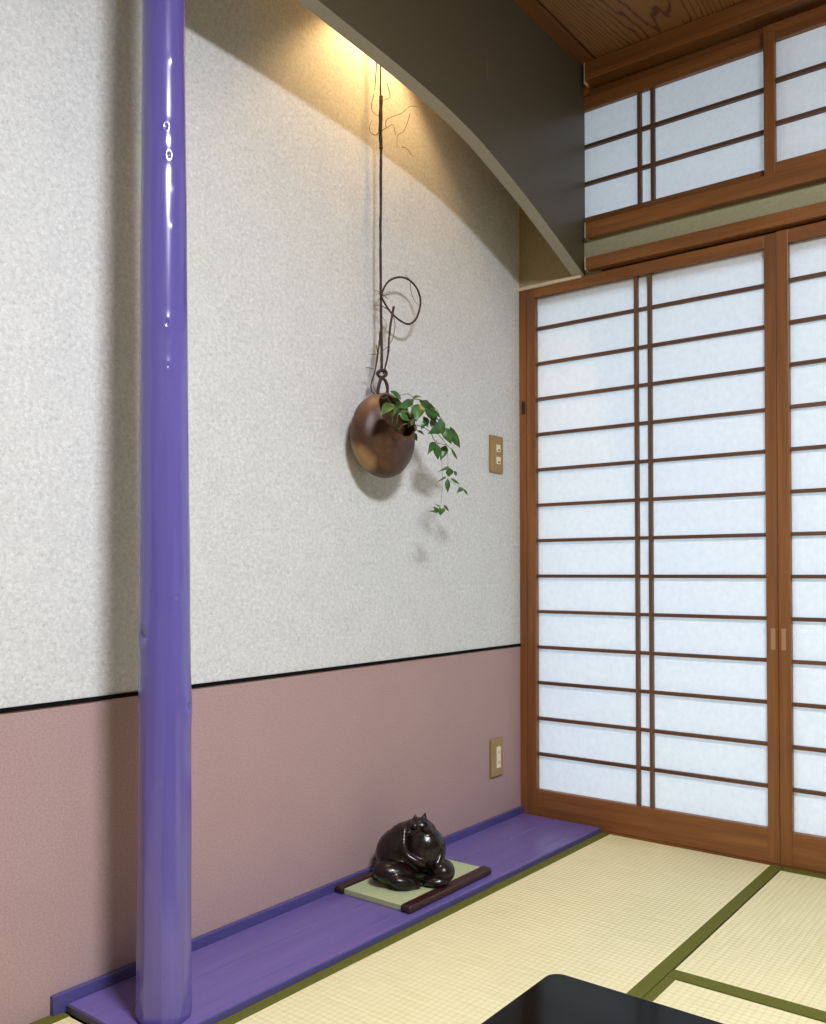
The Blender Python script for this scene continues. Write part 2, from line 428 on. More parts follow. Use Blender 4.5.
# ================= transom screens =================
def transom(name, label, y1, y0, xf, pair, zbot, st):
    r = empty(name, (xf, (y0 + y1) / 2, zbot)); tag(r, label, kind='structure')
    xb = xf + 0.026
    frame_piece('stile', bx(xf, xb, y1 - st, y1, zbot, 2.352, 0.0012), MW['z'], r)
    frame_piece('stile', bx(xf, xb, y0, y0 + st, zbot, 2.352, 0.0012), MW['z'], r)
    ya, yb = y1 - st, y0 + st
    zt = 2.309 if xf > -0.02 else 2.304
    z0 = 1.960
    frame_piece('bottom_rail', bx(xf + 0.001, xb, yb, ya, zbot, z0, 0.001), MW['y'], r)
    frame_piece('top_rail', bx(xf + 0.001, xb, yb, ya, zt, 2.352, 0.001), MW['y'], r)
    mx = xf + 0.003; xp = xf + 0.017
    zs = (2.0715, 2.1925)
    for z in zs: frame_piece('muntin', bx(mx + 0.001, xp, yb, ya, z - 0.0052, z + 0.0052), MWc, r)
    for y in pair: frame_piece('upright_muntin', bx(mx, xp, y - 0.0055, y + 0.0055, z0, zt), MWz, r)
    zb = [z0, *zs, zt]; ys = [ya, *sorted(pair, reverse=True), yb]
    for i in range(3):
        for j in range(len(ys) - 1):
            frame_piece('pane', bx(xp, xp + 0.0006, ys[j + 1], ys[j], zb[i], zb[i + 1]), M_paper, r)
    return r
transom('window_1', 'transom paper screen above the first door, next to the dark hanging panel', -0.03, -0.835, 0.0, (-0.4265, -0.4695), 1.925, 0.03)
transom('window_2', 'transom paper screen at the upper right corner', -0.811, -1.642, -0.030, (-1.20, -1.245), 1.928, 0.030)

# ================= arched hanging panel =================
ARC = [(0.0, 1.7690), (-0.03, 1.779), (-0.115, 1.812), (-0.23, 1.8555), (-0.33, 1.891), (-0.41, 1.9175), (-0.51, 1.947), (-0.61, 1.9745), (-0.70, 1.992), (-0.80, 2.006),
       (-0.965, 2.0205), (-1.168, 2.0315), (-1.24, 2.0355), (-1.40, 2.0395), (-1.59, 2.041)]
pts = smooth_path([(x, 0, z) for x, z in ARC], 5)
bm = bmesh.new()
Y0, Y1 = -0.243, -0.205
rows = []
for p in pts:
    rows.append([bm.verts.new((p.x, Y0, p.z)), bm.verts.new((p.x, Y1, p.z)), bm.verts.new((p.x, Y1, H)), bm.verts.new((p.x, Y0, H))])
for a, b in zip(rows, rows[1:]):
    for k in range(4):
        f = bm.faces.new((a[k], a[(k + 1) % 4], b[(k + 1) % 4], b[k]))
        f.material_index = 1 if k == 0 else (2 if k == 1 else 0)
bm.faces.new(rows[0]); bm.faces.new(rows[-1][::-1])
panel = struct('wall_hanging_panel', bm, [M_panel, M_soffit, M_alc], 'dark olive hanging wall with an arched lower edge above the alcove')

def taper(bm):   # the board is a little deeper at the corner than at the pillar
    for v in bm.verts:
        if -0.5 < v.co.y < -0.1: v.co.y *= 1 + 0.0685 * (v.co.x + 0.64)
    return bm
# ================= alcove board, skirting, pillar =================
ab = empty('alcove_board', (-0.84, -0.14, 0.0)); tag(ab, 'purple painted floor board of the alcove, under the pillar and the figure', 'board')
for y0, y1 in ((-0.1245, -0.013), (-0.2345, -0.126)):
    local(obj('plank', taper(bx(-1.668, -0.014, y0, y1, 0.0, 0.0145, 0.0012)), M_board), ab)
local(obj('front_strip', taper(bx(-1.668, -0.014, -0.279, -0.2355, 0.0, 0.0145, 0.0014)), M_board), ab)
e = local(obj('front_edge', taper(bx(-1.669, -0.014, -0.2835, -0.279, 0.0, 0.0135, 0.001)), M_board_d), ab)
e['label'] = 'darker purple front edge'
local(obj('end_edge', taper(bx(-1.6725, -1.668, -0.279, -0.013, 0.0, 0.0135, 0.001)), mat('dark_end_edge', (0.05, 0.045, 0.08), 0.7)), ab)  # end edge darker and greyer than the planks
struct('baseboard_left', bx(-1.697, 0.0, -0.012, 0.0, 0.0, 0.036, 0.0015), M_board_d, 'dark purple skirting strip at the foot of the alcove wall')

KNOTS = [(1.8314, -2.6425, 0.003), (1.7457, -1.7632, 0.004), (1.6199, -2.1045, 0.005), (1.5689, -1.971, 0.005), (1.5081, -1.6429, 0.003), (1.4384, -1.7673, 0.003), (1.3341, -2.8675, 0.003), (1.266, -2.0863, 0.006), (1.1892, -2.0453, 0.005), (0.9975, -1.636, 0.003), (0.7762, -1.752, 0.008), (0.7061, -3.1296, 0.012), (0.5759, -1.1606, 0.013), (0.4527, -2.483, 0.003), (0.8416, -1.3785, 0.003), (0.3331, -1.7688, 0.002)]
bm = bmesh.new()
PX, PY = -1.590, -0.196
NS, NZ = 144, 700
zt, zb_ = H, 0.0145
rings = []
for i in range(NZ + 1):
    z = zb_ + (zt - zb_) * i / NZ
    t = z
    R0 = 0.0498 - 0.0052 * min(z, 1.0) - 0.0068 * max(0, z - 1.0) / 0.85
    R0 = max(R0, 0.037)
    cx = PX + 0.0035 * math.sin(z * 2.1 + 0.4) - 0.002 * min(z, 1) ; cy = PY + 0.003 * math.sin(z * 1.7)
    ring = []
    for k in range(NS):
        a = 2 * PI * k / NS
        q = Vector((math.cos(a), math.sin(a), 0))
        r = R0 * (1 + 0.020 * noise.noise(Vector((q.x * 1.3, q.y * 1.3, z * 3.2))) + 0.010 * noise.noise(Vector((q.x * 3, q.y * 3, z * 9))))
        # adzed facets towards the foot
        fa = max(0.0, min(1.0, (0.62 - z) / 0.35))
        if fa > 0:
            seg = 2 * PI / 9; m_ = (a + 0.22) % seg - seg / 2
            r *= 1 - fa * (1 - math.cos(seg / 2) / math.cos(m_)) * 0.75
        if z < 0.026: r -= 0.003 * (1 - (z - zb_) / 0.0115)
        for kz, ka, ks in KNOTS:
            if abs(z - kz) > 0.06: continue
            da = (a - ka + PI) % (2 * PI) - PI
            d2 = (da * R0) ** 2 + ((z - kz) * 0.75) ** 2
            if d2 > 0.004: continue
            d = math.sqrt(d2)
            r += ks * 0.30 * math.exp(-(d / (ks * 1.9)) ** 2) - ks * 0.55 * math.exp(-(((ka * 7) % 1 + 0.6) * d / (ks * 0.5)) ** 2)
        ring.append(bm.verts.new((cx + r * q.x, cy + r * q.y, z)))
    rings.append(ring)
for i in range(NZ):
    for k in range(NS):
        bm.faces.new((rings[i][k], rings[i][(k + 1) % NS], rings[i + 1][(k + 1) % NS], rings[i + 1][k]))
bm.faces.new(rings[0][::-1]); bm.faces.new(rings[-1])
tag(obj('alcove_pillar', bm, M_pole, smooth=True), 'glossy purple painted log pillar with knots standing on the alcove board', 'pillar')

# ================= tatami =================
def tatami_mat(x0, x1, y0, y1, along, label, g=0.0012, hw=(0.031, 0.031)):
    r = empty('tatami_mat', ((x0 + x1) / 2, (y0 + y1) / 2, -0.055)); tag(r, label, 'tatami mat')
    x0 += g; x1 -= g; y0 += g; y1 -= g
    M = M_tatX if along == 'x' else M_tatY
    tp = (lambda b_: taper(b_)) if y1 > -0.5 and x1 > -0.5 else (lambda b_: b_)
    local(obj('rush_surface', tp(bx(x0, x1, y0, y1, -0.055, 0.0, 0.002)), M), r)
    ed = ((x0, x1, y0, y0 + hw[0]), (x0, x1, y1 - hw[1], y1)) if along == 'x' else ((x0, x0 + hw[0], y0, y1), (x1 - hw[1], x1, y0, y1))
    for a, b, c, d in ed:
        local(obj('cloth_border', tp(bx(a - 0.0005, b + 0.0005, c, d, -0.05, 0.0016, 0.0008)), M_heri), r)
tatami_mat(-1.675, -0.013, -0.843, -0.2835, 'x', 'straw coloured tatami mat running along the front of the purple board', hw=(0.031, 0.029))
tatami_mat(-0.852, -0.013, -2.60, -0.843, 'y', 'tatami mat in front of the second paper door, at the right edge', hw=(0.038, 0.031))
tatami_mat(-2.60, -0.852, -1.72, -0.843, 'x', 'tatami mat under the black lacquered table', hw=(0.03, 0.02))
tatami_mat(-3.40, -1.675, -0.843, -0.0, 'x', 'tatami mat left of the purple board, at the lower left corner')
tatami_mat(-2.60, -0.852, -2.60, -1.72, 'x', 'tatami mat behind the camera side of the black table')
tatami_mat(XW, -2.60, -2.60, -0.843, 'y', 'tatami mat at the far left side of the room')
tatami_mat(XW, -0.013, YW, -2.60, 'x', 'tatami mat at the rear of the room')
struct('floor_strip', bx(XW, -3.40, -0.843, 0.0, -0.055, 0.0), MW['y'])

# ================= low table =================
TX0, TX1, TY0, TY1, TZ = -2.56, -1.634, -2.25, -1.016, 0.335
tb = empty('low_table', ((TX0 + TX1) / 2, (TY0 + TY1) / 2, 0.0)); tag(tb, 'low black lacquered table at the bottom edge, mirror glossy top', 'table')
b = bmesh.new()
def rrect(x0, x1, y0, y1, r, n=8):
    o = []
    for cx, cy, a0 in ((x1 - r, y1 - r, 0), (x0 + r, y1 - r, 90), (x0 + r, y0 + r, 180), (x1 - r, y0 + r, 270)):
        for i in range(n + 1):
            a = math.radians(a0 + 90 * i / n); o.append((cx + r * math.cos(a), cy + r * math.sin(a)))
    return o
prof = [(0.006, TZ - 0.028), (0.0, TZ - 0.022), (0.0, TZ - 0.003), (0.0009, TZ - 0.0009), (0.003, TZ), (0.010, TZ)]
rg = []
for ins, z in prof:
    rg.append([b.verts.new((x, y, z)) for x, y in rrect(TX0 + ins, TX1 - ins, TY0 + ins, TY1 - ins, 0.018 - ins * 0.5)])
n_ = len(rg[0])
for p, q in zip(rg, rg[1:]):
    for k in range(n_): b.faces.new((p[k], p[(k + 1) % n_], q[(k + 1) % n_], q[k]))
b.faces.new(rg[0][::-1]); b.faces.new(rg[-1])
local(obj('tabletop', b, M_lacq), tb)
b = bx(TX0 + 0.07, TX1 - 0.07, TY0 + 0.07, TY0 + 0.09, TZ - 0.08, TZ - 0.027)
bx(TX0 + 0.07, TX1 - 0.07, TY1 - 0.09, TY1 - 0.07, TZ - 0.08, TZ - 0.027, bm=b)
bx(TX0 + 0.07, TX0 + 0.09, TY0 + 0.07, TY1 - 0.07, TZ - 0.08, TZ - 0.027, bm=b)
bx(TX1 - 0.09, TX1 - 0.07, TY0 + 0.07, TY1 - 0.07, TZ - 0.08, TZ - 0.027, bm=b)
local(obj('apron', b, M_lacq), tb)
for x in (TX0 + 0.06, TX1 - 0.11):
    for y in (TY0 + 0.06, TY1 - 0.11):
        local(obj('leg', bx(x, x + 0.05, y, y + 0.05, 0.0016, TZ - 0.027, 0.004), M_lacq), tb)

# ================= display mat and figure =================
BZ = 0.0147
mt = empty('display_mat', (-0.76, -0.133, BZ)); tag(mt, 'small green rush display mat with dark brown bars on the purple board', 'mat')
local(obj('rush_pad', bx(-0.936, -0.592, -0.226, -0.044, BZ + 0.0005, BZ + 0.0145, 0.0012), M_matrush), mt)
for y0, y1 in ((-0.2575, -0.226), (-0.044, -0.0155)):
    local(obj('side_bar', bx(-0.942, -0.586, y0, y1, BZ, BZ + 0.0185, 0.006, 3), M_mapron), mt)
FZ = BZ + 0.0145
FR = Vector((0.6106, -0.7920, 0)); FT = Vector((-0.7919, -0.6105, 0)); FU = Vector((0, 0, 1))
def blob(bm, r, t, h, sr, st_, sh, yaw=0, pitch=0, roll=0):
    """ellipsoid in the figure's own frame: r right, t towards the viewer side, h up"""
    rr = bmesh.ops.create_icosphere(bm, subdivisions=3, radius=1)
    Rm = Matrix.Rotation(math.radians(yaw), 3, 'Z') @ Matrix.Rotation(math.radians(roll), 3, 'Y') @ Matrix.Rotation(math.radians(pitch), 3, 'X')
    for v in rr['verts']:
        q = Rm @ Vector((v.co.x * sr, v.co.y * st_, v.co.z * sh))
        q += Vector((r, t, h)); q.z = max(q.z, 0.0)
        v.co = FR * q.x + FT * q.y + FU * q.z
def rod(bm, pts, r0, r1):
    P = smooth_path([FR * p[0] + FT * p[1] + FU * p[2] for p in pts], 4)
    for i, p in enumerate(P):
        rr = bmesh.ops.create_icosphere(bm, subdivisions=2, radius=r0 + (r1 - r0) * i / (len(P) - 1))
        for v in rr['verts']: v.co += p
b = bmesh.new()
FIG = [  # r, t, h, sr, st, sh, yaw, pitch, roll
    (-0.004, -0.015, 0.064, 0.092, 0.074, 0.070, 0, 0, 0),        # rump
    (0.000, -0.013, 0.088, 0.072, 0.060, 0.056, 0, 0, 0),        # hunched back
    (0.014, -0.002, 0.117, 0.050, 0.047, 0.036, 0, 0, 0),         # shoulders
    (0.032, 0.024, 0.084, 0.054, 0.046, 0.058, 0, 0, 0),          # belly
    (0.021, 0.012, 0.138, 0.029, 0.029, 0.022, 0, 10, 0),         # head
    (0.037, 0.040, 0.137, 0.014, 0.018, 0.010, -20, 0, 0),        # muzzle
    (0.006, 0.034, 0.144, 0.011, 0.010, 0.009, 0, 0, 0),          # cheek
    (-0.044, 0.056, 0.033, 0.058, 0.038, 0.032, -14, 0, 12),      # left thigh
    (-0.022, 0.080, 0.019, 0.040, 0.026, 0.020, -22, 0, 14),      # left foot
    (0.010, 0.074, 0.008, 0.013, 0.012, 0.009, 0, 0, 0),          # toe
    (0.076, 0.043, 0.033, 0.032, 0.038, 0.030, 0, 0, 0),          # right knee
    (0.060, 0.062, 0.014, 0.034, 0.022, 0.014, 0, 0, 0),          # right foot
    (0.032, 0.052, 0.006, 0.030, 0.014, 0.007, 0, 0, 0),          # between the feet
    (-0.090, 0.020, 0.014, 0.016, 0.014, 0.012, 0, 0, 0),         # tail tip
]
for f in FIG: blob(b, *f)
rod(b, [(-0.020, 0.040, 0.135), (-0.022, 0.058, 0.105), (-0.014, 0.066, 0.082), (0.008, 0.072, 0.068), (0.026, 0.070, 0.060)], 0.0105, 0.0085)  # arm
rod(b, [(0.048, 0.020, 0.128), (0.066, 0.038, 0.100), (0.070, 0.050, 0.075), (0.062, 0.062, 0.058)], 0.012, 0.010)
def ear(bm, r, t, h, s, lean):
    base_ = [FR * (r + s * 0.8 * math.cos(a)) + FT * (t + s * 0.5 * math.sin(a)) + FU * h for a in [2 * PI * k / 8 for k in range(8)]]
    mid = [p.lerp(FR * r + FT * t + FU * h, 0.35) + FU * s * 1.0 + FR * lean * 0.4 for p in base_]
    tip = bm.verts.new(FR * (r + lean) + FT * t + FU * (h + s * 2.0))
    A = [bm.verts.new(p) for p in base_]; B = [bm.verts.new(p) for p in mid]
    for k in range(8):
        bm.faces.new((A[k], A[(k + 1) % 8], B[(k + 1) % 8], B[k])); bm.faces.new((B[k], B[(k + 1) % 8], tip))
    bm.faces.new(A[::-1])
ear(b, 0.028, 0.010, 0.146, 0.0145, 0.006); ear(b, 0.006, 0.008, 0.144, 0.0130, 0.002)
fig = obj('animal_figurine', b, M_fig, smooth=True, loc=(-0.775, -0.135, FZ + 0.0005))
tag(fig, 'dark glazed pottery figure of a squatting round animal with pointed ears, on the green mat', 'figurine')
md = fig.modifiers.new('r', 'REMESH'); md.mode = 'VOXEL'; md.voxel_size = 0.0022; md.use_smooth_shade = True
md = fig.modifiers.new('s', 'SMOOTH'); md.factor = 0.5; md.iterations = 3
def fpart(name, r, t, h, s, M, sq=1.0):
    bb = bmesh.new(); bmesh.ops.create_uvsphere(bb, u_segments=14, v_segments=8, radius=s)
    for v in bb.verts: v.co = FR * (v.co.x + r) + FT * (v.co.y * sq + t) + FU * (v.co.z + h)
    return obj(name, bb, M, fig, smooth=True)
M_eye = mat('glossy_eye', (0.004, 0.003, 0.003), 0.08)
fpart('eye', 0.014, 0.041, 0.147, 0.0042, M_eye); fpart('eye', 0.035, 0.036, 0.151, 0.0042, M_eye)
fpart('nose', 0.042, 0.056, 0.139, 0.0042, M_eye)

# ================= wall plates =================
def plate(label, y, x0, x1, z0, z1, kind):
    r = tag(empty('wall_plate', ((x0 + x1) / 2, 0.0, (z0 + z1) / 2)), label, 'wall plate')
    local(obj('plate', bx(x0, x1, -0.008, -0.0002, z0, z1, 0.003), M_brass), r)
    xc = (x0 + x1) / 2 + 0.006; zc = (z0 + z1) / 2
    if kind == 'jack':
        for z in (zc + 0.0195, zc - 0.0195):
            o = local(obj('socket', bx(xc - 0.011, xc + 0.011, -0.0105, -0.006, z - 0.0115, z + 0.0115, 0.0012), M_cream), r)
            local(obj('slot', bx(xc - 0.004, xc + 0.006, -0.0108, -0.009, z - 0.008, z - 0.003), M_slot), o)
    else:
        o = local(obj('socket', bx(xc - 0.0115, xc + 0.0115, -0.0105, -0.006, zc - 0.034, zc + 0.034, 0.0012), M_cream), r)
        for z in (zc + 0.016, zc - 0.016):
            for dx in (-0.0045, 0.0035):
                local(obj('slot', bx(xc + dx, xc + dx + 0.0018, -0.0108, -0.009, z - 0.005, z + 0.005), M_slot), o)
    return r
plate('upper bronze wall plate with two small cream jacks on the pale wall', 0, -0.198, -0.122, 1.139, 1.258, 'jack')
plate('lower bronze wall plate with one tall cream socket on the pink wall', 0, -0.200, -0.128, 0.163, 0.284, 'power')

# ================= hanging vase =================
VC = Vector((-0.8045, -0.0645, 1.1755))
VA, VB = 0.1105, 0.0610
MD = Vector((0.10, -0.72, 0.54)).normalized()
def vase_shell(off):
    pass
b = bmesh.new()
bmesh.ops.create_icosphere(b, subdivisions=6, radius=1)
dele = []
for v in b.verts:
    d = v.co.normalized(); ang = math.degrees(math.acos(max(-1, min(1, d.dot(MD)))))
    # mouth: slightly oval, with a dip on its lower lip
    if ang < 39: dele.append(v)
bmesh.ops.delete(b, geom=dele, context='VERTS')
for v in b.verts:
    d = v.co.normalized(); ang = math.degrees(math.acos(max(-1, min(1, d.dot(MD)))))
    if ang < 42: # smooth the cut rim on to a clean circle
        ax_ = (d - MD * d.dot(MD)).normalized(); tgt = 39.0 if ang < 40.6 else ang
        a = math.radians(tgt); d = MD * math.cos(a) + ax_ * math.sin(a)
    lip = 0.05 * math.exp(-((ang - 39) / 4.5) ** 2)
    co = Vector((d.x * VA, d.y * VB, d.z * VA * 1.0))
    co *= 1 + lip * 0.6 + 0.012 * noise.noise(d * 2.2)
    if co.y > 0.9 * VB: co.y = 0.9 * VB
    v.co = co
vase = obj('hanging_vase', b, M_vase, smooth=True, loc=tuple(VC))
md = vase.modifiers.new('s', 'SOLIDIFY'); md.thickness = 0.006; md.offset = -1
tag(vase, 'round flattened brown stoneware vase hanging on the pale wall', 'vase')

# ================= vine hanger =================
VINE = [('stem', [(-0.7976, -0.05, 2.1765), (-0.7978, -0.05, 2.0776)], 0.0022), ('stem', [(-0.7957, -0.05, 2.0784), (-0.7988, -0.05, 1.9864), (-0.796, -0.05, 1.9422)], 0.0048), ('stem', [(-0.796, -0.05, 1.9422), (-0.7985, -0.05, 1.6698), (-0.7984, -0.052, 1.4573), (-0.8049, -0.06, 1.3439)], 0.0036), ('ring', [(-0.8019, -0.055, 1.5443), (-0.7934, -0.055, 1.5644), (-0.7686, -0.055, 1.5946), (-0.7251, -0.055, 1.616), (-0.6804, -0.055, 1.6193), (-0.6437, -0.055, 1.6019), (-0.6305, -0.055, 1.5696), (-0.6485, -0.055, 1.5229), (-0.6807, -0.055, 1.4984), (-0.718, -0.055, 1.498), (-0.7616, -0.055, 1.5119), (-0.7886, -0.055, 1.5318), (-0.8019, -0.055, 1.5443)], 0.0028), ('branch', [(-0.7548, -0.06, 1.5276), (-0.7678, -0.06, 1.4815), (-0.775, -0.06, 1.4393), (-0.7801, -0.06, 1.3977), (-0.7922, -0.06, 1.355), (-0.7999, -0.06, 1.3402)], 0.0035), ('tendril', [(-0.8091, -0.065, 1.5161), (-0.781, -0.065, 1.5092), (-0.7597, -0.065, 1.4915), (-0.7583, -0.065, 1.4646), (-0.7741, -0.065, 1.4274), (-0.8163, -0.065, 1.3922), (-0.8538, -0.065, 1.3783)], 0.0013), ('tendril', [(-0.703, -0.058, 1.6258), (-0.6827, -0.058, 1.6172), (-0.6767, -0.058, 1.586), (-0.6615, -0.058, 1.5663), (-0.64, -0.058, 1.5573)], 0.0009), ('branch', [(-0.8002, -0.05, 1.4537), (-0.8051, -0.05, 1.4168), (-0.8135, -0.05, 1.3794), (-0.8225, -0.05, 1.3421), (-0.8363, -0.05, 1.3131), (-0.8363, -0.05, 1.291), (-0.8226, -0.05, 1.2843)], 0.0026), ('tendril', [(-0.8096, -0.045, 1.4167), (-0.8048, -0.045, 1.3818), (-0.8201, -0.045, 1.3343), (-0.8235, -0.045, 1.307), (-0.8098, -0.045, 1.2892)], 0.0016), ('tendril', [(-0.791, -0.05, 1.4939), (-0.7755, -0.05, 1.4815), (-0.7805, -0.05, 1.4578), (-0.7911, -0.05, 1.4376)], 0.0006), ('knot', [(-0.8301, -0.065, 1.3321), (-0.8163, -0.065, 1.3456), (-0.7954, -0.065, 1.347), (-0.7969, -0.065, 1.3356), (-0.8198, -0.065, 1.3272), (-0.8287, -0.065, 1.3367), (-0.8094, -0.065, 1.349)], 0.0042), ('loop', [(-0.8249, -0.075, 1.325), (-0.8366, -0.075, 1.301), (-0.8387, -0.075, 1.2831), (-0.8285, -0.075, 1.2693), (-0.8112, -0.075, 1.2741), (-0.8007, -0.075, 1.2936), (-0.8063, -0.075, 1.3149), (-0.8215, -0.075, 1.3234), (-0.8318, -0.075, 1.3128)], 0.0045), ('twig', [(-0.7958, -0.05, 1.558), (-0.8222, -0.05, 1.5568)], 0.0011), ('twig', [(-0.7979, -0.05, 1.5552), (-0.8153, -0.05, 1.5478)], 0.0011), ('twig', [(-0.7909, -0.05, 1.5547), (-0.7662, -0.05, 1.5472)], 0.0011), ('twig', [(-0.7958, -0.05, 1.5625), (-0.8007, -0.05, 1.5703)], 0.0011), ('twig', [(-0.7945, -0.05, 1.5493), (-0.7626, -0.05, 1.5608)], 0.0011), ('twig', [(-0.798, -0.05, 1.544), (-0.8084, -0.05, 1.5325)], 0.0011), ('twig', [(-0.7945, -0.05, 1.5246), (-0.8223, -0.05, 1.5158)], 0.0011), ('twig', [(-0.8156, -0.05, 1.3901), (-0.8409, -0.05, 1.3853)], 0.0011), ('twig', [(-0.8294, -0.05, 1.3498), (-0.8598, -0.05, 1.3487)], 0.0011), ('tendril', [(-0.7959, -0.05, 1.9876), (-0.7666, -0.05, 2.0099), (-0.7453, -0.05, 2.0238), (-0.7337, -0.05, 2.0011)], 0.0011), ('tendril', [(-0.775, -0.05, 2.0065), (-0.7728, -0.05, 2.0262), (-0.7409, -0.05, 2.05), (-0.7061, -0.05, 2.0724), (-0.6704, -0.05, 2.1051), (-0.6293, -0.05, 2.1207)], 0.0011), ('tendril', [(-0.6705, -0.05, 2.0842), (-0.684, -0.05, 2.0509), (-0.7018, -0.05, 2.0218), (-0.7259, -0.05, 2.0028), (-0.7281, -0.05, 1.9678)], 0.0011), ('tendril', [(-0.7063, -0.05, 1.9788), (-0.6842, -0.05, 1.9816), (-0.6572, -0.05, 1.9695)], 0.0011), ('tendril', [(-0.7706, -0.05, 2.1268), (-0.7579, -0.05, 2.0999), (-0.7664, -0.05, 2.0855), (-0.7853, -0.05, 2.0748)], 0.0011), ('tendril', [(-0.8245, -0.05, 2.0742), (-0.8346, -0.05, 2.0408), (-0.8286, -0.05, 2.0249), (-0.8, -0.05, 2.0233)], 0.0011), ('tendril', [(-0.8, -0.05, 1.9859), (-0.8165, -0.05, 1.9689), (-0.8368, -0.05, 1.9662), (-0.8428, -0.05, 1.9796), (-0.8327, -0.05, 2.0021)], 0.0011), ('hook', [(-0.8069, -0.045, 2.174), (-0.8123, -0.045, 2.1183), (-0.8153, -0.045, 2.0904)], 0.0016)]
vr = tag(empty('dried_vine', (-0.775, -0.05, 2.0)), 'long dried brown vine with a ring and tendrils from which the vase hangs', 'vine')
b = bmesh.new()
for i, (nm, P, r) in enumerate(VINE):
    if nm == 'stem':
        P = list(P)
        if i == 0: P[0] = (P[1][0], P[1][1], 2.4495)
    wob = 0.22 if nm in ('stem', 'branch', 'loop', 'knot') else 0.12
    M = M_vine if nm in ('stem', 'ring', 'branch', 'knot', 'loop', 'hook') else M_tendril
    if nm == 'stem' and len(P) > 2 or nm == 'stem':
        Q = [Vector(P[0])]
        for c, d in zip(P, P[1:]):
            c, d = Vector(c), Vector(d); k = max(2, int((d - c).length / 0.02))
            Q += [c.lerp(d, j / k) for j in range(1, k + 1)]
        P = Q
    bb = tube(P, r, n=2 if nm == 'stem' else 6, sides=8, wob=wob, taper=1 if nm in ('stem', 'ring', 'loop', 'knot') else 0.55)
    local(obj('vine_' + nm, bb, M, smooth=True), vr)
for (nx, ny, z) in VINE[1][1]:
    bb = bmesh.new(); bmesh.ops.create_uvsphere(bb, u_segments=10, v_segments=6, radius=0.0056)
    for v in bb.verts: v.co = Vector((nx + v.co.x, ny + v.co.y, z + v.co.z * 0.8))
    local(obj('node', bb, M_tendril if z > 2.0 else M_vine, smooth=True), vr)

